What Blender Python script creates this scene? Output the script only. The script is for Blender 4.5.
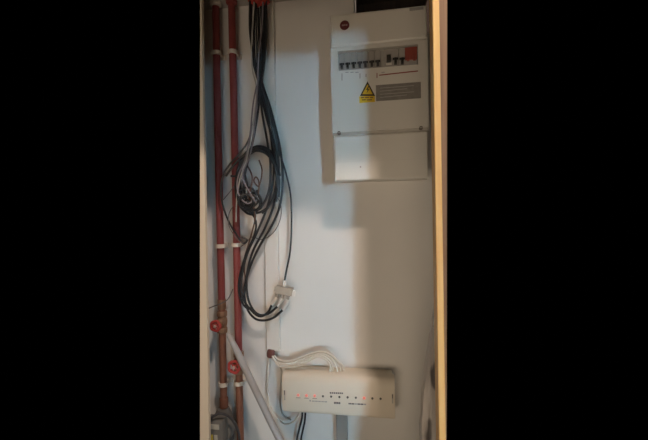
import bpy, math, random
from mathutils import Vector, Matrix
random.seed(4)
for o in list(bpy.data.objects): bpy.data.objects.remove(o)
S = bpy.context.scene
COL = S.collection

# ------------------------------------------------------------------ camera
F = 366.0; DIST = 1.12; CAMZ = 1.45
ROT = (Matrix.Rotation(math.radians(9.4), 3, 'Z') @ Matrix.Rotation(math.radians(89.5), 3, 'X')
       @ Matrix.Rotation(-0.018, 3, 'Z'))
CAM = Vector((0, -DIST, CAMZ))
cd = bpy.data.cameras.new('camera'); cam = bpy.data.objects.new('camera', cd); COL.objects.link(cam)
cd.sensor_width = 36; cd.lens = F/648*36; cd.clip_start = 0.02
cam.matrix_world = Matrix.Translation(CAM) @ ROT.to_4x4()
S.camera = cam

# ------------------------------------------------------------------ light
w = bpy.data.worlds.new('world'); S.world = w; w.use_nodes = True
w.node_tree.nodes['Background'].inputs[0].default_value = (0, 0, 0, 1)
w.node_tree.nodes['Background'].inputs[1].default_value = 0
def light(name, typ, loc, energy, col, aim=None, **kw):
    d = bpy.data.lights.new(name, typ); d.energy = energy; d.color = col
    for k, v in kw.items(): setattr(d, k, v)
    o = bpy.data.objects.new(name, d); COL.objects.link(o); o.location = loc
    if aim: o.rotation_euler = (Vector(aim)-Vector(loc)).to_track_quat('-Z', 'Y').to_euler()
    return o
# ceiling lamp of the room, in front of the cupboard and a little to its right
light('ceiling_lamp', 'POINT', (.395, -1.12, 2.82), 76, (1, .787, .646), shadow_soft_size=.055)
# tall window of the room (cool daylight)
light('room_window', 'AREA', (1.30, -2.9, 1.24), .74, (.424, .755, 1), aim=(-.18, 0, 1.26), shape='RECTANGLE', size=.22, size_y=1.6, spread=math.radians(14))
# added warm fill, standing in for light bounced off the room's other side
light('warm_bounce_fill', 'AREA', (-.32, -2.2, .78), 3.0, (1, .786, .578), aim=(.02, 0, 1.35), shape='RECTANGLE', size=1.4, size_y=.9, spread=math.radians(75))
V = S.view_settings
S.display_settings.display_device = 'sRGB'
V.view_transform = 'Standard'; V.look = 'None'; V.gamma = 1; V.exposure = 0; V.use_curve_mapping = False

# ------------------------------------------------------------------ helpers
def P(px, py, d=0.0):
    """point of the photograph laid on the plane d metres in front of the back wall"""
    v = ROT @ Vector(((px-324)/F, -(py-220)/F, -1)); t = (-d-CAM.y)/v.y
    return CAM + v*t

def mat(name, col, rough=.5, metal=0, var=.06, scale=30, bump=0., emit=None, es=0, trans=0, spec=.4, coat=0):
    m = bpy.data.materials.new(name); m.use_nodes = True; nt = m.node_tree; b = nt.nodes['Principled BSDF']
    b.inputs['Roughness'].default_value = rough; b.inputs['Metallic'].default_value = metal
    b.inputs['Specular IOR Level'].default_value = spec; b.inputs['Coat Weight'].default_value = coat
    tc = nt.nodes.new('ShaderNodeTexCoord'); n = nt.nodes.new('ShaderNodeTexNoise')
    n.inputs['Scale'].default_value = scale; n.inputs['Detail'].default_value = 4
    nt.links.new(tc.outputs['Object'], n.inputs['Vector'])
    r = nt.nodes.new('ShaderNodeMix'); r.data_type = 'RGBA'
    r.inputs[6].default_value = tuple(c*(1-var) for c in col)+(1,)
    r.inputs[7].default_value = tuple(min(1, c*(1+var)) for c in col)+(1,)
    nt.links.new(n.outputs['Fac'], r.inputs[0]); nt.links.new(r.outputs[2], b.inputs['Base Color'])
    if bump:
        bp = nt.nodes.new('ShaderNodeBump'); bp.inputs['Strength'].default_value = bump; bp.inputs['Distance'].default_value = .002
        nt.links.new(n.outputs['Fac'], bp.inputs['Height']); nt.links.new(bp.outputs['Normal'], b.inputs['Normal'])
    if emit:
        b.inputs['Emission Color'].default_value = emit+(1,); b.inputs['Emission Strength'].default_value = es
    return m

def wood(name, c1, c2, rough=.45):
    m = mat(name, c1, rough); nt = m.node_tree; b = nt.nodes['Principled BSDF']
    tc = [n for n in nt.nodes if n.type == 'TEX_COORD'][0]
    mp = nt.nodes.new('ShaderNodeMapping'); mp.inputs['Scale'].default_value = (60, 60, 1.6)
    nz = nt.nodes.new('ShaderNodeTexNoise'); nz.inputs['Scale'].default_value = 2; nz.inputs['Detail'].default_value = 5
    rp = nt.nodes.new('ShaderNodeValToRGB')
    rp.color_ramp.elements[0].color = c2+(1,); rp.color_ramp.elements[0].position = .3
    rp.color_ramp.elements[1].color = c1+(1,); rp.color_ramp.elements[1].position = .62
    nt.links.new(tc.outputs['Object'], mp.inputs[0]); nt.links.new(mp.outputs[0], nz.inputs['Vector'])
    nt.links.new(nz.outputs['Fac'], rp.inputs[0]); nt.links.new(rp.outputs[0], b.inputs['Base Color'])
    return m

M = dict(
    wall=mat('wall_paint', (.74, .735, .71), .75, var=.035, scale=9, bump=.10),
    ceil=mat('ceiling_plaster', (.46, .43, .40), .9, var=.12, scale=14, bump=.2),
    cream=mat('cream_gloss_paint', (.90, .82, .68), .4, var=.03),
    pine=wood('pine', (.90, .57, .22), (.80, .46, .16)),
    stain=wood('stained_timber', (.30, .17, .09), (.20, .11, .06), .6),
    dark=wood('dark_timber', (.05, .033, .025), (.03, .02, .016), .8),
    floor=mat('floor_concrete', (.35, .33, .31), .9, var=.15, bump=.2),
    cu=mat('white_enclosure_plastic', (.68, .67, .62), .42, var=.02, scale=6),
    cu2=mat('white_door_plastic', (.71, .70, .65), .35, var=.02, scale=6),
    seam=mat('seam_shade_plastic', (.48, .46, .42), .6),
    grey=mat('grey_breaker_plastic', (.38, .375, .35), .5),
    breaker=mat('pale_breaker_plastic', (.36, .35, .33), .45),
    black=mat('black_toggle', (.025, .027, .027), .4),
    redsw=mat('red_switch', (.29, .07, .052), .45),
    redline=mat('red_print', (.28, .05, .04), .6),
    faint=mat('faint_print', (.36, .28, .25), .7),
    yellow=mat('yellow_label', (.72, .50, .03), .5),
    ink=mat('black_print', (.05, .04, .02), .6),
    plate=mat('grey_printed_label', (.22, .21, .195), .6, var=.25, scale=90),
    logo=mat('dark_red_badge', (.13, .035, .04), .4),
    logo2=mat('pale_badge_mark', (.42, .30, .30), .5),
    box=mat('cream_box_plastic', (.76, .70, .59), .4, var=.02, scale=6),
    boxseam=mat('box_slot_shade', (.16, .14, .12), .6),
    led_on=mat('lit_red_led', (.85, .30, .25), .3, emit=(1, .24, .18), es=.42),
    led_off=mat('dark_led', (.12, .12, .10), .3),
    text=mat('grey_printed_text', (.16, .15, .14), .7),
    text2=mat('light_printed_text', (.42, .40, .36), .7),
    redpipe=mat('red_oxide_pipe_paint', (.23, .05, .048), .5, var=.25, scale=18),
    copper=mat('aged_copper', (.27, .12, .078), .5, metal=.3, var=.3, scale=25),
    brass=mat('dull_brass', (.27, .16, .10), .5, metal=.3, var=.25),
    wheel=mat('red_handwheel', (.42, .055, .05), .45),
    wheelhub=mat('wheel_hub_metal', (.62, .50, .46), .4, metal=.4),
    clip=mat('white_clip_plastic', (.70, .64, .56), .5),
    pump=mat('grey_cast_housing', (.15, .15, .145), .55, var=.12, bump=.2),
    pump2=mat('pale_display', (.42, .42, .38), .4),
    pumpy=mat('yellow_sticker', (.62, .50, .08), .5),
    coax=mat('black_cable_sheath', (.022, .024, .028), .38),
    coax2=mat('dark_grey_cable_sheath', (.055, .055, .062), .45),
    lav=mat('grey_lilac_cable_sheath', (.22, .195, .215), .5),
    white=mat('white_cable_sheath', (.70, .67, .60), .5),
    wgrey=mat('grey_white_cable_sheath', (.42, .41, .39), .5),
    brownc=mat('brown_cable_sheath', (.12, .07, .05), .5),
    thin=mat('thin_grey_wire_sheath', (.14, .13, .13), .5),
    trunk=mat('white_trunking_plastic', (.72, .71, .68), .4, var=.02),
    tape=mat('brown_red_tape', (.14, .055, .05), .5, var=.3),
    redfoam=mat('red_sealant', (.50, .07, .06), .85, var=.3, bump=.4),
    conduit=mat('grey_conduit_plastic', (.40, .40, .41), .45),
    conduit2=mat('grey_flat_trunking_plastic', (.25, .25, .24), .5),
    zinc=mat('zinc_casting', (.33, .32, .30), .42, metal=.45, var=.15, scale=60),
    plug=mat('pale_plug_metal', (.78, .76, .72), .4, metal=.2),
)
def bagmat():
    m = mat('bag_film', (.42, .385, .34), .35); nt = m.node_tree; b = nt.nodes['Principled BSDF']
    tc = [n for n in nt.nodes if n.type == 'TEX_COORD'][0]
    mp = nt.nodes.new('ShaderNodeMapping'); mp.inputs['Scale'].default_value = (22, 22, 9)
    nz = nt.nodes.new('ShaderNodeTexNoise'); nz.inputs['Scale'].default_value = 1; nz.inputs['Detail'].default_value = 1
    rp = nt.nodes.new('ShaderNodeValToRGB'); e = rp.color_ramp.elements
    e[0].position = .40; e[0].color = (.16, .15, .145, 1); e[1].position = .45; e[1].color = (.56, .53, .50, 1)
    nt.links.new(tc.outputs['Object'], mp.inputs[0]); nt.links.new(mp.outputs[0], nz.inputs['Vector'])
    nt.links.new(nz.outputs['Fac'], rp.inputs[0]); nt.links.new(rp.outputs[0], b.inputs['Base Color'])
    return m
M['bag'] = bagmat()

class MB:
    def __init__(s): s.v = []; s.f = []
    def add(s, vs, fs):
        k = len(s.v); s.v += [Vector(v) for v in vs]; s.f += [tuple(i+k for i in f) for f in fs]; return s
    def box(s, x0, x1, y0, y1, z0, z1, c=0.0):
        """box; c chamfers the edges of the -Y (front) face"""
        if not c:
            vs = [(x, y, z) for x in (x0, x1) for y in (y0, y1) for z in (z0, z1)]
            return s.add(vs, [(0,1,3,2), (4,6,7,5), (0,4,5,1), (2,3,7,6), (0,2,6,4), (1,5,7,3)])
        rings = []
        for y, i in ((y1, 0), (y0+c, 0), (y0+c*.3, c*.3), (y0, c)):
            rings.append([(x0+i, y, z0+i), (x1-i, y, z0+i), (x1-i, y, z1-i), (x0+i, y, z1-i)])
        vs = [p for r in rings for p in r]; fs = [(3,2,1,0), (12,13,14,15)]
        for r in range(3):
            for k in range(4):
                a = r*4+k; b = r*4+(k+1) % 4; fs.append((a, b, b+4, a+4))
        return s.add(vs, fs)
    def prism(s, poly, y0, y1):
        """polygon of (x, z) points, extruded from y0 to y1"""
        n = len(poly); vs = [(x, y0, z) for x, z in poly]+[(x, y1, z) for x, z in poly]
        fs = [tuple(range(n)), tuple(range(2*n-1, n-1, -1))]
        fs += [(i, i+n, (i+1) % n+n, (i+1) % n) for i in range(n)]
        return s.add(vs, fs)
    def slab(s, poly, z0, z1):
        n = len(poly); vs = [(x, y, z0) for x, y in poly]+[(x, y, z1) for x, y in poly]
        fs = [tuple(range(n-1, -1, -1)), tuple(range(n, 2*n))]
        fs += [(i, (i+1) % n, (i+1) % n+n, i+n) for i in range(n)]
        return s.add(vs, fs)
    def lathe(s, prof, org, axis, n=16):
        """prof: list of (radius, distance along axis)"""
        axis = Vector(axis).normalized(); u = axis.orthogonal().normalized(); w_ = axis.cross(u); org = Vector(org)
        vs = []
        for r, h in prof:
            for k in range(n):
                a = 2*math.pi*k/n; vs.append(org+axis*h+(u*math.cos(a)+w_*math.sin(a))*r)
        fs = [tuple(range(n-1, -1, -1)), tuple(range((len(prof)-1)*n, len(prof)*n))]
        for i in range(len(prof)-1):
            for k in range(n):
                a = i*n+k; b = i*n+(k+1) % n; fs.append((a, b, b+n, a+n))
        return s.add(vs, fs)
    def torus(s, c, R, r, n=22, m=8):
        c = Vector(c); vs = []; fs = []
        for i in range(n):
            a = 2*math.pi*i/n; wob = R*(1+.06*math.cos(a*5))
            for j in range(m):
                b = 2*math.pi*j/m; q = wob+r*math.cos(b)
                vs.append(c+Vector((q*math.cos(a), r*math.sin(b), q*math.sin(a))))
        for i in range(n):
            for j in range(m):
                fs.append((i*m+j, i*m+(j+1) % m, ((i+1) % n)*m+(j+1) % m, ((i+1) % n)*m+j))
        return s.add(vs, fs)
    def tube(s, pts, r, n=8, sub=7, flat=1.0):
        """smooth round tube through points; r a number or a list of radii per point"""
        pts = [Vector(p) for p in pts]; R = r if isinstance(r, (list, tuple)) else [r]*len(pts)
        if len(pts) > 2 and sub > 1:
            q = [pts[0]*2-pts[1]]+pts+[pts[-1]*2-pts[-2]]; out = []; rr = []
            for i in range(1, len(q)-2):
                for k in range(sub):
                    t = k/sub; a, b, c, d = q[i-1], q[i], q[i+1], q[i+2]
                    out.append(.5*((2*b)+(c-a)*t+(2*a-5*b+4*c-d)*t*t+(3*b-a-3*c+d)*t**3)); rr.append(R[i-1]*(1-t)+R[i]*t)
            out.append(pts[-1]); rr.append(R[-1])
        else: out, rr = pts, R
        vs = []; fs = []; u = None
        for i, p in enumerate(out):
            t = (out[min(i+1, len(out)-1)]-out[max(i-1, 0)]).normalized()
            u = (t.orthogonal() if u is None else u-t*u.dot(t)).normalized(); w_ = t.cross(u)
            for k in range(n):
                a = 2*math.pi*k/n; vs.append(p+(u*math.cos(a)+w_*math.sin(a)*flat)*rr[i])
        L = len(out)
        for i in range(L-1):
            for k in range(n):
                a = i*n+k; b = i*n+(k+1) % n; fs.append((a, b, b+n, a+n))
        fs += [tuple(range(n-1, -1, -1)), tuple(range((L-1)*n, L*n))]
        return s.add(vs, fs)
    def build(s, name, m, parent=None, smooth=False, org=None):
        me = bpy.data.meshes.new(name)
        o = bpy.data.objects.new(name, me); COL.objects.link(o)
        if parent: o.parent = parent; off = worldloc(parent)
        else: off = Vector(org) if org is not None else Vector((0, 0, 0)); o.location = off
        me.from_pydata([v-off for v in s.v], [], s.f); me.update()
        import bmesh
        bm = bmesh.new(); bm.from_mesh(me); bmesh.ops.recalc_face_normals(bm, faces=bm.faces); bm.to_mesh(me); bm.free()
        me.materials.append(M[m])
        if smooth:
            for p in me.polygons: p.use_smooth = len(p.vertices) <= 4
            me.set_sharp_from_angle(angle=math.radians(42))
        return o
def worldloc(o):
    l = o.location.copy()
    while o.parent: o = o.parent; l += o.location
    return l
def thing(name, loc, label, cat, group=None):
    o = bpy.data.objects.new(name, None); COL.objects.link(o); o.location = loc; o.empty_display_size = .03
    return tag(o, label, cat, group)
def tag(o, label, cat, group=None, kind=None):
    o['label'] = label; o['category'] = cat
    if group: o['group'] = group
    if kind: o['kind'] = kind
    return o
def struct(o): o['kind'] = 'structure'; return o

# ------------------------------------------------------------------ the cupboard itself
CZ = 2.128                                   # cupboard ceiling
XL, XR = -.582, .166
NX0, NX1, NZ = -.082, .166, 1.985            # cut-out above the consumer unit
wb = MB()
wb.box(XL, NX0, 0, .10, 0, CZ+.05); wb.box(NX0, NX1, 0, .10, 0, NZ)
struct(wb.build('wall_back', 'wall'))
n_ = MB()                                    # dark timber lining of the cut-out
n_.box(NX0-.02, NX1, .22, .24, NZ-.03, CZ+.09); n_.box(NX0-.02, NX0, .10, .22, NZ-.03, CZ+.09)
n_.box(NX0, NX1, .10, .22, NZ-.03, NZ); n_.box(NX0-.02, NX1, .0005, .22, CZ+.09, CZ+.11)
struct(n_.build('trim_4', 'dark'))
struct(MB().slab([(XL, 0), (XL+.005, 0), (-.506, -.138), (-.511, -.138)], 0, CZ).build('wall_left', 'wall'))
struct(MB().slab([(.158, 0), (.164, 0), (.109, -.355), (.103, -.355)], 0, CZ).build('wall_right', 'wall'))
struct(MB().slab([(XL, 0), (XR, 0), (.12, -.40), (-.385, -.40)], CZ, CZ+.03).build('ceiling', 'ceil'))
struct(MB().slab([(XL-.01, .10), (XR+.01, .10), (.13, -.42), (-.41, -.42)], -.03, 0).build('floor', 'floor'))
# left frame post (cream), just in front of the back wall
dl = .15
def lp(px, py): q = P(px, py, dl); return q
tl, bl_ = lp(200, 0), lp(200, 440); ti, bi = P(203.4, 0, dl-.012), P(211, 440, dl-.012)
def ext(a, b, z): return a.x+(b.x-a.x)*(z-a.z)/(b.z-a.z)
mb = MB(); z0, z1 = 0, CZ
mb.prism([(ext(tl, bl_, z0), z0), (ext(ti, bi, z0), z0), (ext(ti, bi, z1), z1), (ext(tl, bl_, z1), z1)], -dl, -dl+.012)
struct(mb.build('trim_2', 'cream'))
# right door lining: pine stop and darker stained outer strip, at the mouth of the cupboard
dr = .40
mb = MB().box(.0955, .1085, -dr, -dr+.045, 0, 1.945, .002); struct(mb.build('trim_1', 'pine'))
mb = MB().prism([(.1085, 0), (.1095, 0), (.1105, 1.02), (.1243, 1.9), (.1243, 1.945), (.1085, 1.945)], -dr+.006, -dr+.045)
struct(mb.build('trim_3', 'stain'))
# door head above the opening
struct(MB().box(-.385, .124, -dr, -dr+.045, 1.945, CZ, .002).build('trim_5', 'pine'))

# ------------------------------------------------------------------ consumer unit
cuD = .11; X0, X1, Z0, Z1 = -.140, .1205, 1.548, 2.009
cu = thing('consumer_unit', (-.01, 0, Z0), 'white plastic consumer unit fixed to the wall beside the wooden door lining', 'fuse box')
MB().box(X0+.006, X1-.006, -.086, 0, Z0+.005, Z1-.004).build('back_box', 'cu', cu)
def cz(px, py, d=cuD): return P(px, py, d)
zs = cz(345, 132.5).z                        # seam above the lower cover
zt = cz(345, 46.5).z                         # seam under the top cover
MB().box(X0, X1, -cuD, -.084, zt+.001, Z1, .006).build('top_cover', 'cu2', cu)
# middle cover with the breaker window cut out
wx0, wx1 = cz(338, 60).x, cz(418, 55).x; wz0, wz1 = cz(340, 70.5).z, cz(340, 51).z
mid = MB(); y0, y1 = -cuD+.002, -.084
mid.box(X0, X1, y0, y1, wz1, zt); mid.box(X0, X1, y0, y1, zs+.002, wz0)
mid.box(X0, wx0, y0, y1, wz0, wz1); mid.box(wx1, X1, y0, y1, wz0, wz1)
mid.build('middle_cover', 'cu', cu)
MB().box(wx0-.002, wx1+.002, -.0905, -.0885, wz0-.002, wz1+.002).build('window_backing', 'grey', cu)
low = MB().box(X0+.004, X1-.003, -cuD-.001, -.084, Z0, zs-.007, .005).build('lower_cover', 'cu2', cu)
MB().box(X0+.001, X1-.001, -cuD+.006, -.086, zs-.009, zs+.003).build('seam_strip', 'seam', cu)
zq = cz(345, 162).z
MB().box(X0+.008, X1-.006, -cuD-.0018, -cuD, zq-.0006, zq+.0006).build('moulded_line', 'cu', low)
q = cz(360.5, 167); MB().box(q.x-.0018, q.x+.0018, -cuD-.0022, -cuD, q.z-.0016, q.z+.0016).build('mark', 'faint', low)
for px, py in ((339, 133), (421, 128)):
    q = cz(px, py); k = MB().lathe([(.0052, 0), (.0052, .006), (.004, .008)], (q.x, -cuD+.005, q.z), (0, -1, 0), 14).build('cover_screw', 'boxseam', cu)
    MB().box(q.x-.0042, q.x+.0042, -cuD-.0036, -cuD-.0028, q.z-.0008, q.z+.0008).build('screw_slot', 'seam', k)
# breakers
bz0, bz1 = wz0+.002, wz1-.002
zr = cz(360, 62).z
def breaker(x, wd, tog, tz=None, body='breaker', th=.012):
    b = MB().box(x-wd/2+.0006, x+wd/2-.0006, -.100, -.0905, bz0, bz1, .0015).build('breaker', body, cu)
    if tog:
        tz = tz or zr
        MB().box(x-wd*.42, x+wd*.42, -.1035, -.0995, tz-.001, tz+.004).build('switch_rocker', 'black', b)
        MB().box(x-wd*.2, x+wd*.2, -.113, -.0995, tz-th, tz+.001, .001).build('toggle', tog, b)
    return b
pit = cz(347.5, 62).x-cz(341.6, 62).x
for i, px in enumerate((341.6, 347.5, 353.5, 359.7, 365.3, 371.7, 377.7)):
    breaker(cz(px, 62).x, pit*.98, 'black' if i < 3 else 'coax2', zr)
b = breaker(cz(388.8, 58).x, pit*1.7, None)
q = cz(388.8, 57.3); MB().box(q.x-.0055, q.x+.0055, -.112, -.0995, q.z-.010, q.z+.007, .001).build('toggle', 'black', b)
MB().box(q.x-.0075, q.x+.0075, -.1015, -.0995, q.z-.017, q.z-.011).build('test_button', 'cu', b)
for px in (395.6, 402.3): breaker(cz(px, 59).x, pit*1.05, 'black', cz(px, 58).z, th=.014)
q0, q1 = cz(405, 48.8), cz(417.5, 58.2)
ms = MB().box(q0.x, q1.x, -.101, -.0905, bz0, bz1, .0015).build('main_switch', 'breaker', cu)
MB().box(q0.x, q1.x, -.106, -.100, q1.z, wz1-.004, .002).build('red_lever', 'redsw', ms)
for dx in (.25, .75):
    x = q0.x+(q1.x-q0.x)*dx
    MB().box(x-.0035, x+.0035, -.109, -.105, q1.z-.004, q1.z+.010, .001).build('lever_grip', 'redsw', ms)
# print on the middle cover
def strip(a, b, t, m, parent, d, name, h=.0006):
    a, b = P(*a, d), P(*b, d); u = (b-a); nrm = Vector((-u.z, 0, u.x)).normalized()*t/2
    c = [a+nrm, b+nrm, b-nrm, a-nrm]
    return MB().prism([(p.x, p.z) for p in c], -d-h, -d+.0002).build(name, m, parent)
D2 = cuD-.002
strip((379, 75.3), (418, 71), .0026, 'redline', cu, D2, 'red_line')
for px, py, h in ((342, 77, 7), (360, 76, 5), (377, 75.5, 5), (366, 75.5, 3)):
    strip((px, py-h/2), (px, py+h/2), .0022, 'redline' if px > 370 else 'faint', cu, D2, 'printed_mark')
for px in (347, 352, 357, 383): strip((px-1.6, 72.5), (px+1.6, 72.2), .002, 'breaker', cu, D2, 'printed_mark')
# warning label
def poly(pts, m, parent, d, name, h=.0006):
    return MB().prism([(P(x, y, d).x, P(x, y, d).z) for x, y in pts], -d-h, -d+.0002).build(name, m, parent)
a0, a1 = P(359, 83, D2), P(375, 102, D2)
lab = MB().box(a0.x, a1.x, -D2-.0006, -D2+.0002, a1.z, P(367, 96, D2).z).build('warning_label', 'yellow', cu)
poly([(367.5, 81.3), (375.2, 96), (360, 96)], 'ink', lab, D2, 'warning_triangle', .0009)
poly([(367.5, 84.6), (372.7, 94.3), (362.4, 94.3)], 'yellow', lab, D2, 'triangle_field', .0012)
poly([(368.3, 86), (366, 90), (367.5, 90), (366.6, 93.4), (369.6, 89.2), (368, 89.2), (369.3, 86)], 'ink', lab, D2, 'lightning_bolt', .0015)
for yy, xs in ((97.8, ((361, 364), (364.8, 369), (369.8, 373))), (100, ((362, 366), (366.8, 372)))):
    for u0, u1 in xs: strip((u0, yy), (u1, yy-.2), .0026, 'brownc', lab, D2+.0003, 'print_line')
a0, a1 = P(375.8, 85, D2), P(421, 97.8, D2)
pl = MB().box(a0.x, a1.x, -D2-.0008, -D2+.0002, a1.z-.001, a0.z-.001).build('grey_label', 'plate', cu)
for k in range(4):
    strip((380, 88.2+k*3.1), (414-k % 2*7, 85.6+k*3.1), .0016, 'grey', pl, D2+.0006, 'print_line')
# round badge and faint rating mark on the top cover
q = P(344.6, 25.3, cuD)
bd = MB().lathe([(.0132, 0), (.0132, .0012), (.012, .002)], (q.x, -cuD+.0005, q.z), (0, -1, 0), 28).build('round_badge', 'logo', cu)
for px0, px1, py in ((341.9, 343.9, 25.4), (344.2, 345.4, 25.2), (345.8, 347.4, 25.0)):
    strip((px0, py), (px1, py-.1), .0042, 'logo2', bd, cuD+.0014, 'badge_mark')
strip((409.5, 9.6), (423.5, 7.9), .008, 'breaker', cu, cuD, 'rating_mark')

# ------------------------------------------------------------------ heating wiring centre
bD = .07; BX0, BX1, BZ0, BZ1 = -.3105, .0205, .868, .987
wc = thing('wiring_centre', (-.145, 0, BZ0), 'cream heating control box with a row of small red lights', 'control box')
MB().box(BX0+.006, BX1-.006, -.035, 0, BZ0+.003, BZ1-.003).build('back_box', 'box', wc)
# curved lid: profile in (y, z) swept along x
prof = [(-.034, BZ0), (-.060, BZ0), (-.067, BZ0+.004), (-.070, BZ0+.012), (-.0705, BZ1-.028), (-.068, BZ1-.014), (-.060, BZ1-.004), (-.050, BZ1), (-.034, BZ1)]
n = len(prof); vs = []
for x, s_ in ((BX0, .94), (BX0+.004, 1), (BX1-.004, 1), (BX1, .94)):
    vs += [(x, -.034+(y+.034)*s_, (z-.93)*(s_*.5+.5)+.93) for y, z in prof]
fs = [tuple(range(n)), tuple(range(4*n-1, 3*n-1, -1))]
for r in range(3):
    fs += [(r*n+i, r*n+(i+1) % n, (r+1)*n+(i+1) % n, (r+1)*n+i) for i in range(n)]
lid = MB().add(vs, fs).build('lid', 'box', wc, True)
for px, py, h in ((284.6, 395, 10), (392.6, 398.5, 9)):
    q = P(px, py, bD); hh = h*.0015
    c_ = MB().box(q.x-.0022, q.x+.0022, -bD-.0012, -bD+.004, q.z-hh, q.z+hh).build('end_slot', 'seam', lid)
    MB().box(q.x-.0014, q.x+.0014, -bD-.0018, -bD, q.z+hh*.1, q.z+hh*.9).build('slot_shade', 'boxseam', c_)
for i in range(11):
    px = 298.2+8.24*i; py = 395.1+3.6*i/10; q = P(px, py, bD)
    on = i in (0, 1, 2, 8)
    MB().lathe([(.0042 if on else .0033, 0), (.0042 if on else .0033, .0015), (.0022, .0035)], (q.x, -bD+.0005, q.z), (0, -1, 0), 12).build('indicator_light', 'led_on' if on else 'led_off', wc, True)
    if on and i < 3: strip((px-2.3, py+2.6), (px+2.3, py+2.8), .0016, 'faint', wc, bD+.0005, 'printed_name')
D3 = bD+.0006
for k in range(7): strip((329.8+k*1.95, 392.8+k*.07), (331.3+k*1.95, 392.85+k*.07), .0042, 'text', wc, D3, 'printed_letter')
for k in range(3): strip((334+k*2.2, 402.8+k*.1), (335.9+k*2.2, 402.9+k*.1), .0052, 'text', wc, D3, 'printed_letter')
strip((309.4, 400.6), (311, 400.7), .004, 'text2', wc, D3, 'printed_letter')
for k in range(5): strip((312+k*3.1, 401+k*.18), (314.7+k*3.1, 401.1+k*.18), .003, 'text2', wc, D3, 'printed_letter')
for k in range(6): strip((348.5+k*3, 403.6+k*.14), (351.2+k*3, 403.7+k*.14), .0036, 'text2' if k % 3 == 2 else 'text', wc, D3, 'printed_letter')

# ------------------------------------------------------------------ heating pipes
pR = .0113; pd = .034
x1 = (P(215.3, 10, pd).x+P(220.7, 250, pd).x+P(224.2, 400, pd).x)/3
x2 = (P(232.5, 10, pd).x+P(236.2, 250, pd).x+P(239.2, 400, pd).x)/3
def zat(px, py, d=pd): return P(px, py, d).z
p1 = thing('heating_pipe', (x1, -pd, 0), 'red painted heating pipe with a copper lower end running down to the grey pump', 'pipe')
p2 = thing('heating_pipe', (x2, -pd, 0), 'red painted heating pipe with a copper lower end running behind the grey conduit', 'pipe')
za, zb = zat(220, 300), zat(223, 352)
MB().tube([(x1, -pd, za), (x1-.001, -pd, (za+CZ)/2), (x1, -pd, CZ)], pR, 16).build('red_section', 'redpipe', p1, True)
MB().tube([(x1, -pd, .66), (x1, -pd, za-.0005)], pR*.98, 16, 1).build('copper_section', 'copper', p1, True)
za2 = zat(238, 350)
MB().tube([(x2, -pd, za2), (x2+.001, -pd, (za2+CZ)/2), (x2, -pd, CZ)], pR, 16).build('red_section', 'redpipe', p2, True)
MB().tube([(x2, -pd, 0), (x2, -pd, za2-.0005)], pR*.98, 16, 1).build('copper_section', 'copper', p2, True)
for p_, x in ((p1, x1), (p2, x2)):
    MB().lathe([(pR+.001, 0), (pR+.006, .004), (pR+.007, .013)], (x, -pd, CZ-.013), (0, 0, 1), 16).build('ceiling_collar', 'clip' if x == x1 else 'redpipe', p_, True)
zn = zat(222, 411)
MB().lathe([(.0145, 0), (.017, .003), (.017, .017), (.0145, .02)], (x1, -pd, zn-.010), (0, 0, 1), 8).build('union_nut', 'copper', p1)
MB().lathe([(.0135, 0), (.0135, .028)], (x1, -pd, zn+.014), (0, 0, 1), 16).build('soldered_joint', 'copper', p1, True)
MB().lathe([(.0135, 0), (.0135, .03)], (x1, -pd, za-.028), (0, 0, 1), 16).build('soldered_joint', 'brass', p1, True)

# clips
def clip(x, z, lab):
    c = thing('pipe_clip', (x, 0, z-.006), lab, 'pipe clip', 'white pipe clips on the heating pipes')
    MB().box(x-.010, x+.010, -.022, 0, z-.006, z+.006).build('stem', 'clip', c)
    r0, r1 = pR+.0003, pR+.0045; vs = []; fs = []; N = 22
    for k in range(N+1):
        a = math.radians(62)+math.radians(416-120)*k/N-math.radians(90)+math.radians(90)
        a = math.radians(125)+math.radians(290)*k/N
        for r in (r0, r1):
            for zz in (z-.006, z+.006): vs.append((x+r*math.cos(a), -pd-r*math.sin(a)*-1, zz))
    for k in range(N):
        b = k*4; fs += [(b, b+4, b+5, b+1), (b+2, b+3, b+7, b+6), (b, b+2, b+6, b+4), (b+1, b+5, b+7, b+3)]
    fs += [(0, 1, 3, 2), (N*4, N*4+2, N*4+3, N*4+1)]
    MB().add(vs, fs).build('jaw', 'clip', c, True)
    MB().box(x-.016, x+.017, -.004, 0, z-.008, z+.008, .001).build('foot', 'clip', c)
for py, w_ in ((53.5, 'close to the ceiling'), (246, 'just below the cable coil'), (383.5, 'below the red handwheels')):
    clip(x1, zat(220, py), 'white plastic clip on the pipe above the pump, '+w_)
    clip(x2, zat(237, py-1.2), 'white plastic clip on the pipe behind the conduit, '+w_)

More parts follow.
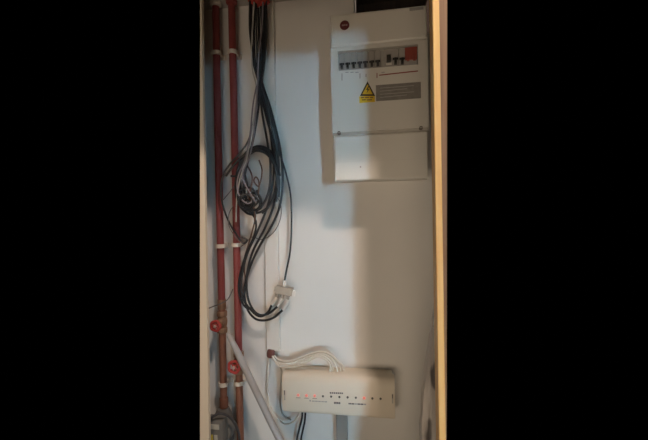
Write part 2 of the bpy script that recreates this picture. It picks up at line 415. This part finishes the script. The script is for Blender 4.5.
# gate valves
def valve(x, z, R, dw, lab):
    v = thing('gate_valve', (x, -pd, z-.03), lab, 'valve', 'gate valves with red handwheels')
    MB().lathe([(.0155, -.034), (.017, -.031), (.017, -.020), (.0135, -.017), (.0165, -.008), (.0175, 0), (.0165, .008), (.0135, .017), (.017, .020), (.017, .031), (.0155, .034)],
               (x, -pd, z), (0, 0, 1), 8).build('valve_body', 'brass', v)
    MB().lathe([(.0125, .010), (.0125, .020), (.009, .023), (.0075, dw-pd-.010), (.0075, dw-pd-.004)], (x, -pd, z), (0, -1, 0), 10).build('bonnet', 'brass', v)
    h = MB().torus((x, -dw, z), R-.0042, .0046)
    for k in range(4):
        a = math.pi/4+k*math.pi/2
        h.tube([(x+math.cos(a)*.005, -dw+.002, z+math.sin(a)*.005), (x+math.cos(a)*(R-.004), -dw, z+math.sin(a)*(R-.004))], .0028, 6, 1)
    h.lathe([(.0075, 0), (.0075, .007)], (x, -dw+.004, z), (0, -1, 0), 12)
    hw = h.build('handwheel', 'wheel', v, True)
    MB().lathe([(.0052, 0), (.0052, .003), (.003, .0045)], (x, -dw-.003, z), (0, -1, 0), 6).build('centre_nut', 'wheelhub', hw)
valve(x1, P(215, 326, .08).z, .0185, .080, 'gate valve with the smaller red handwheel, on the pipe above the pump')
valve(x2, P(233, 367, .07).z, .0215, .070, 'gate valve with the larger red handwheel, on the pipe crossed by the conduit')

# pump
pm = thing('circulator_pump', (x1, -pd, .60), 'grey circulator pump with a yellow sticker under the copper pipe joint', 'pump')
zt_ = P(220, 416, .10).z; xp = x1+.012
MB().lathe([(.020, 0), (.022, .006), (.028, .02), (.032, .05), (.032, .09), (.028, .12), (.021, .135), (.019, .14)], (x1, -pd-.004, zt_-.150), (0, 0, 1), 16).build('volute', 'pump', pm, True)
MB().lathe([(.036, 0), (.038, .004), (.038, .034), (.035, .040)], (xp, -pd-.020, zt_-.052), (0, -1, 0), 24).build('motor_housing', 'pump', pm, True)
cb = MB().box(xp-.028, xp+.026, -.122, -.090, zt_-.105, zt_-.002, .012).build('control_head', 'pump', pm)
MB().box(xp-.016, xp+.014, -.1238, -.121, zt_-.028, zt_-.013, .001).build('display', 'pump2', cb)
MB().box(xp-.027, xp-.006, -.1232, -.121, zt_-.085, zt_-.044, .0005).build('sticker', 'pumpy', cb)
MB().box(xp-.003, xp+.008, -.1230, -.121, zt_-.085, zt_-.044, .0005).build('sticker', 'pump2', cb)
MB().tube([P(210, 421, .125), P(213, 416.5, .125), P(221, 413.5, .12), P(230, 417.5, .11), P(237, 428, .10), P(240, 445, .09), P(243, 500, .07)], .0038, 8).build('mains_lead', 'coax2', pm, True)

# ------------------------------------------------------------------ trunking, splitter
tx0, tx1 = (P(265, 10).x+P(265, 350).x)/2, (P(278, 10).x+P(278, 350).x)/2
tz = P(271, 349).z
tr = thing('mini_trunking', ((tx0+tx1)/2, 0, tz), 'white plastic mini trunking running up the wall behind the black cables', 'trunking')
MB().box(tx0+.001, tx1-.001, -.012, 0, tz, CZ).build('base', 'trunk', tr)
MB().box(tx0, tx1, -.016, -.0115, tz, CZ, .0015).build('lid', 'trunk', tr)
MB().box(tx0-.0016, tx0+.0006, -.0125, 0, tz, zat(265, 238, 0)).build('joint_gap', 'seam', tr)

sd = .040; sc = P(284.2, 290.6, sd)
sp = thing('aerial_splitter', sc, 'zinc cable splitter with three ports hanging from a black cable', 'splitter')
ang = math.radians(-9); ux = Vector((math.cos(ang), 0, math.sin(ang))); uz = Vector((-math.sin(ang), 0, math.cos(ang)))
def obox(c, hx, hy, hz, m, name, par):
    vs = [c+ux*a*hx+Vector((0, b*hy, 0))+uz*e*hz for a in (-1, 1) for b in (-1, 1) for e in (-1, 1)]
    return MB().add(vs, [(0,1,3,2), (4,6,7,5), (0,4,5,1), (2,3,7,6), (0,2,6,4), (1,5,7,3)]).build(name, m, par)
bdy = obox(sc, .0262, .008, .0115, 'zinc', 'casting', sp)
obox(sc-Vector((0, .0085, 0)), .021, .0008, .0075, 'zinc', 'cover_plate', bdy)
ear = obox(sc+ux*.0295-uz*.003, .006, .0015, .0085, 'plug', 'mounting_ear', sp)
obox(sc-ux*.0285, .003, .0015, .008, 'zinc', 'mounting_ear', sp)
pt = sc+ux*-.002+uz*.0115
MB().lathe([(.0058, 0), (.0058, .004), (.0045, .005), (.0045, .014)], pt, uz, 10).build('input_port', 'zinc', sp)
ports = []
for k in (-1, 0, 1):
    q = sc+ux*(.0175*k-.003)-uz*.0115; ports.append(q-uz*.012)
    MB().lathe([(.0062, 0), (.0062, .004), (.0046, .005), (.0046, .013)], q, -uz, 10).build('output_port', 'zinc', sp)

# ------------------------------------------------------------------ cables
def cable(name, pts, r, m, label, cat='cable', group=None, plug=None):
    """pts in photograph pixels with a distance from the wall"""
    w_ = [P(*p) if not isinstance(p, Vector) else p for p in pts]
    if plug is None:
        o = MB().tube(w_, r, 8).build(name, m, None, True, org=w_[-1]); return tag(o, label, cat, group)
    t = thing(name, w_[-1], label, cat, group)
    MB().tube(w_, r, 8).build('sheath', m, t, True)
    for i, tip in plug:
        a = w_[i]; dr_ = (tip-a).normalized(); L = (tip-a).length
        MB().lathe([(r*1.1, -.004), (.0058, 0), (.0058, L*.45), (.0068, L*.5), (.0068, L)], a, dr_, 10).build('plug', 'plug', t, True)
    return t
R_ = .0037
cable('black_cable', [(264, -3, .045), (265, 30, .042), (264, 62, .04), (262.5, 82, .04), (267, 105, .042), (276, 142, .04), (285, 170, .035), (290.5, 195, .032), (291.5, 225, .032), (290, 252, .034), (286.6, 270, .038), pt+uz*.012+Vector((.0, 0, .004))],
      .0029, 'coax', 'black aerial cable dropping straight into the top of the splitter', plug=[(-1, pt+uz*.002)])
ends = [((272.4, 303.8, .044), 0), ((278.4, 305.5, .042), 1), ((283.6, 309, .040), 2)]
outs = [
 [(258, -3, .046), (259, 30, .045), (260, 62, .044), (260.5, 82, .043), (266, 110, .05), (272, 145, .055), (273.5, 175, .055), (268.5, 203, .055), (258.5, 229, .055), (247.5, 253, .055), (242, 276, .05), (242.5, 297, .05), (252, 311, .05), (260, 316.3, .05), (267.5, 312.5, .048), ends[0][0]],
 [(260.5, -3, .04), (262, 30, .04), (262, 62, .04), (261.5, 82, .046), (269, 110, .056), (277, 145, .05), (278.5, 175, .048), (274, 204, .048), (264.5, 229, .048), (253, 251, .05), (247, 274, .045), (247.5, 296, .044), (253, 309.5, .044), (260.5, 315, .045), (269.5, 313, .044), ends[1][0]],
 [(262.5, -3, .038), (263.5, 30, .038), (263, 62, .04), (262.2, 82, .05), (271, 110, .05), (279, 143, .044), (282.5, 172, .042), (280.5, 203, .042), (271.5, 226, .042), (258.5, 248, .042), (249, 270, .04), (244.5, 290, .04), (247, 308, .04), (255, 318.5, .042), (265, 320.3, .042), (275, 316.8, .041), ends[2][0]]]
for pts, (e, k), nm in zip(outs, ends, ('end port nearer the red pipes', 'middle port', 'end port nearer the consumer unit')):
    cable('black_cable', pts, R_, 'coax', 'black aerial cable hooking up towards the splitter\'s '+nm, plug=[(-1, ports[k]-uz*.001)])
# coiled spare lengths
def loop(cx, cy, rx, ry, a0, a1, d0, d1, n=9, tilt=0):
    r = []
    for i in range(n+1):
        a = math.radians(a0+(a1-a0)*i/n); x, y = rx*math.cos(a), -ry*math.sin(a)
        r.append((cx+x*math.cos(tilt)-y*math.sin(tilt), cy+x*math.sin(tilt)+y*math.cos(tilt), d0+(d1-d0)*i/n))
    return r
GL = 'black cables gathered in the hanging coil'; LL = 'black aerial cable wound into the loose coil beside the red pipes'
COIL = [
 [(252, -3, .05), (251, 30, .05), (253, 60, .048), (259, 84, .047), (265, 112, .06), (273, 142, .066), (277, 168, .068), (274, 195, .07), (267, 209, .072), (262, 213, .072)],
 [(255, -3, .055), (254, 30, .054), (255, 60, .053), (259.5, 84, .052), (262, 112, .066), (267, 140, .074), (270.5, 165, .078), (269, 190, .08), (262, 206, .08), (254, 211, .08), (246, 205, .078), (241, 192, .076), (240, 174, .074), (246, 158, .074), (257, 150.5, .074), (268, 154, .074), (275, 168, .074), (276.5, 186, .076), (271, 203, .078)],
 [(250, -3, .057), (250, 30, .056), (254, 60, .055), (260, 84, .056), (268, 112, .072), (276, 145, .06), (279, 170, .06), (276, 192, .062), (268, 207, .066), (256, 213, .07), (245, 208, .07), (238.5, 193, .068), (237.5, 172, .066), (244, 155, .064), (256, 146.5, .064), (268, 149, .064), (276, 160, .064), (280, 176, .062)],
 [(266, -3, .052), (266.5, 30, .05), (264.5, 62, .048), (261, 84, .06), (258, 112, .078), (253, 140, .084), (248, 160, .086), (244, 180, .086), (246, 198, .086), (253, 206, .088), (259, 199, .09), (257, 190, .09)]]
for tilt, pts in ((0, loop(258, 186, 20, 37.5, -25, 185, .082, .08, 9)+[(241, 202, .082), (249, 210, .086), (255, 205, .088)]),
                  (0, loop(257.5, 187, 22, 39.5, -15, 190, .058, .07, 9)+[(239.5, 205, .072), (247, 213, .074), (255, 215, .074)])):
    COIL.append(pts)
for c_ in COIL: cable('black_cable', c_, R_, 'coax', LL, group=GL)
cable('black_cable', [(256, -3, .06), (256.5, 30, .06), (257.5, 62, .058), (258.5, 84, .062), (255.5, 112, .08), (249, 139, .084), (240, 153, .08), (230, 164, .074), (223, 176, .068), (220.8, 190, .064), (223, 206, .06), (229, 222, .058), (236, 234, .056), (243, 243, .054), (247, 240, .056), (241.5, 236.5, .058)],
      .003, 'coax', 'black cable making the widest loop, bowing out over both red pipes')
cable('black_cable', [(277.5, 188, .086), (275, 168, .086), (267, 154.5, .088), (255, 151, .088), (243, 156, .086), (234, 165, .08), (226, 176, .072)], .0034, 'coax', 'black cable with a loose end springing from the top of the coil over the pipes')
for k_, (cx_, cy_, rx_, ry_, t0) in enumerate(((247, 197, 9, 10, .4), (250.5, 202, 10, 7.5, .5), (246, 202, 7, 8, -.3))):
    cable('black_cable', loop(cx_, cy_, rx_, ry_, 160+40*k_, -190+40*k_, .094+.004*k_, .088+.003*k_, 9, t0)+[(254, 208+2*k_, .086), (255, 218+3*k_, .08)], .0032, 'coax', 'black cable end curled in a small ring in the knot of the coil', group='small black rings in the coil knot')
cable('black_cable', [(231, 176, .072), (236, 176, .076), (243, 172, .08), (247, 183, .085), (250, 200, .086), (256, 210, .085), (262, 206, .084), (259, 195, .083), (250, 194, .082), (245, 203, .08), (251, 212, .078), (256, 222, .074), (254, 236, .066), (246, 254, .056), (240, 275, .050), (239, 292, .046), (243, 304, .046), (249, 310, .047)], .0031, 'coax', 'black cable end twisted through the coil, its tail reaching the lower bend')
cable('brown_cable', [(247, 165, .07), (252, 176, .09), (251, 188, .094), (248, 196, .09), (253, 205, .09), (255, 218, .085), (252, 232, .07), (248, 246, .055), (244, 262, .045), (246, 285, .036)], .0024, 'brownc', 'thin brown cable threaded down through the black coil')
cable('dark_cable', [(259, 160, .094), (262, 171, .095), (259, 186, .095), (254, 181, .094), (256, 177, .094), (259, 183, .094), (258, 200, .09)], .0022, 'brownc', 'short brown hooked wire end in the middle of the coil')
cable('thin_wire', [(277, 196, .036), (281, 206, .036), (280, 220, .034), (273, 233, .032), (262, 239.5, .032), (252, 237, .034), (246, 243, .034), (240, 247, .036)], .0014, 'thin', 'thin dark wire bowing out below the right of the coil', 'wire')
cable('thin_wire', [(233, 206, .066), (229, 214, .064), (228.6, 224, .062), (232, 232, .06), (238, 240, .058), (244, 243, .056)], .0014, 'thin', 'thin dark wire hooped in front of the red pipes under the coil', 'wire')
cable('thin_wire', [(235, 185, .07), (229, 193, .068), (223, 200, .064)], .0014, 'thin', 'short thin wire poking out of the coil across the pipes', 'wire')
# pale cables in the bundle
GW = 'pale cables among the black bundle'
cable('white_cable', [(254, 2, .068), (253, 20, .066), (251.5, 45, .064), (252.5, 70, .062), (256.5, 88, .066), (255, 112, .088), (250, 140, .098), (246.5, 160, .1), (241, 176, .096), (237.5, 192, .09), (236.5, 206, .084), (236, 222, .078)], .0023, 'wgrey', 'grey-white cable hanging in the bundle and passing left of the coil')
cable('white_cable', [(263, 2, .066), (262, 25, .064), (259.5, 48, .064), (258, 70, .066), (257.5, 88, .07), (256, 112, .094), (253, 140, .102), (249, 158, .104), (243, 172, .1), (244, 182, .1), (250, 193, .1), (256, 203, .096)], .0023, 'lav', 'lilac-grey cable bending through the coil from the bundle')
cable('white_cable', [(256.5, 86, .072), (253, 105, .088), (250, 135, .1), (245, 160, .1), (239, 174, .098), (237, 186, .096), (240, 197, .096), (247, 203.5, .096), (253, 201, .096)], .0025, 'lav', 'lilac-grey cable hooking round the bottom of the coil')
# red sealant where the cables leave the ceiling
c0 = P(259.5, 2, .055); vs = []; fs = []; N, K = 18, 8
for i in range(K+1):
    ph = math.pi*i/K
    for k in range(N):
        a = 2*math.pi*k/N; j = 1+.18*math.sin(3*a+i)+.10*math.sin(5*a+2*i)
        vs.append(Vector((c0.x+.033*j*math.sin(ph)*math.cos(a), c0.y+.026*j*math.sin(ph)*math.sin(a), CZ-.008+.026*math.cos(ph)*j)))
for i in range(K):
    for k in range(N): fs.append((i*N+k, i*N+(k+1) % N, (i+1)*N+(k+1) % N, (i+1)*N+k))
tag(MB().add(vs, fs).build('red_sealant', 'redfoam', None, True, org=(c0.x, c0.y, CZ)), 'red sealant lump round the cables where they leave the ceiling', 'sealant')

# ------------------------------------------------------------------ white cables by the control box
tp = P(271, 353, .014)
vs = MB(); vs.lathe([(.010, -.013), (.0125, -.010), (.0132, 0), (.012, .009), (.0095, .012)], tp, (.12, 0, 1), 12)
tag(vs.build('cable_tape', 'tape', None, True, org=tp), 'brownish red tape binding the white cables under the trunking', 'tape')
arch = [[(270, 355, .014), (276, 361.5, .03), (286, 363.5, .04), (298, 361, .045), (310, 356.5, .048), (321, 354, .048), (330, 357.5, .045), (335, 364, .042), (338, 373, .04)],
        [(271, 354, .018), (277, 362.5, .036), (288, 365.5, .046), (300, 363, .05), (311, 358, .052), (320, 355.5, .052), (327, 358.5, .05), (331.5, 364, .046), (333, 374, .042)],
        [(272, 354, .015), (279, 360, .026), (290, 361.5, .034), (302, 357.5, .038), (312, 353.6, .04), (322, 352, .04), (331, 355, .038), (338, 361.5, .036), (342.5, 365.5, .034), (344, 374, .03)],
        [(272, 356, .02), (279, 366, .044), (290, 367, .054), (301, 365, .056), (311, 359.8, .056), (318, 357, .056), (326, 360, .054), (330, 366, .05), (330, 375, .044)],
        [(271.5, 355, .016), (280, 362, .022), (291, 363, .026), (304, 358, .03), (316, 353, .034), (327, 353.6, .034), (336, 360, .032), (340, 366, .03), (341, 375, .028)]]
for a in arch: cable('white_cable', a, .0027, 'white', 'white cable arching from the taped bundle over the top of the control box', group='white cables arching over the control box')
cable('white_cable', [(269, 356, .012), (268, 372, .014), (267.5, 390, .018), (270, 406, .022), (277, 418, .026), (286, 424, .028), (294, 421.5, .028), (299, 414, .026), (301, 408, .026)], .0027, 'white', 'white cable looping down from the tape and up under the control box')
cable('white_cable', [(273, 357, .01), (279, 365, .008), (281.5, 372, .006), (280.8, 385, .006), (280, 402, .006), (283, 415, .006), (291, 420, .006)], .0024, 'wgrey', 'white cable running down the wall against the end of the control box')
cable('thin_wire', [(206, 309.5, .05), (213, 306.5, .052), (221, 303.5, .056), (228, 299, .05), (233, 289, .03)], .0017, 'thin', 'thin grey wire crossing behind the smaller handwheel', 'wire')
for a, l in (([(302.5, 412, .03), (301.6, 420, .028), (299, 430, .026), (296, 445, .022), (288, 500, .015)], 'nearer the white loop'), ([(305.5, 412, .034), (304.6, 422, .032), (302.5, 432, .03), (300.5, 445, .026), (296, 500, .016)], 'nearer the grey trunking')):
    cable('black_cable', a, .0031, 'coax', 'black cable leaving the underside of the control box, '+l)

# grey conduit leaning across the pipes
gp = [P(229, 335.5, .062), P(240, 357.5, .07), P(256, 391, .078), P(270, 420, .084), P(283, 446, .09)]
gp.append(gp[-1]+(gp[-1]-gp[-2])*3); gp.append(gp[-1]+(gp[-1]-gp[-2])*.9+Vector((.03, .0, -.03)))
gc = thing('grey_conduit', gp[0], 'grey plastic conduit leaning diagonally across the copper pipe', 'conduit')
MB().tube(gp, [.0082]+[.0108]*6, 14).build('tube', 'conduit', gc, True)
t_ = (gp[0]-gp[1]).normalized()
MB().lathe([(.0085, 0), (.006, .004), (.0035, .010)], gp[0]-t_*.001, t_, 14).build('tapered_end', 'conduit', gc, True)

# grey flat trunking under the control box
q0, q1 = P(336, 425, .03), P(347, 425, .03); gz = BZ0-.0005
ft = thing('flat_trunking', ((q0.x+q1.x)/2, 0, 0), 'flat grey plastic trunking running down from under the control box', 'trunking')
MB().box(q0.x+.001, q1.x-.001, -.022, 0, 0, gz).build('base', 'conduit2', ft)
MB().box(q0.x, q1.x, -.030, -.0215, 0, gz, .002).build('lid', 'conduit2', ft)

# ------------------------------------------------------------------ bag hanging behind the right door lining
bgd = .22; top = P(434, 326, bgd); vs = []; fs = []; N, K = 28, 26
for i in range(K+1):
    t = i/K; z = top.z-.50*t
    wd = .004+.014*min(1, t*3.0)**.8+.008*t
    cx = top.x-.002-.012*min(1, t*2)
    for k in range(N):
        a = 2*math.pi*k/N
        fold = 1+.16*math.sin(5*a+3*t)+.10*math.sin(9*a-5*t+1)+.05*math.sin(14*t*3+2*a)
        e = 1 if i < K else .75
        vs.append(Vector((cx+wd*fold*math.cos(a)*e, -bgd+wd*1.5*fold*math.sin(a)*e, z)))
for i in range(K):
    for k in range(N): fs.append((i*N+k, i*N+(k+1) % N, (i+1)*N+(k+1) % N, (i+1)*N+k))
fs += [tuple(range(N)), tuple(range((K+1)*N-1, K*N-1, -1))]
bg = thing('carrier_bag', (top.x, -bgd, top.z), 'crumpled greyish carrier bag with dark print hanging behind the wooden lining', 'bag')
MB().add(vs, fs).build('bag_body', 'bag', bg, True)
MB().tube([(top.x-.006, -bgd, top.z-.004), (top.x+.002, -bgd, top.z+.05), (.1140, -bgd-.03, top.z+.075), (top.x+.006, -bgd-.004, top.z+.04), (top.x+.001, -bgd, top.z-.004)], .0025, 8).build('handle_loop', 'bag', bg, True)
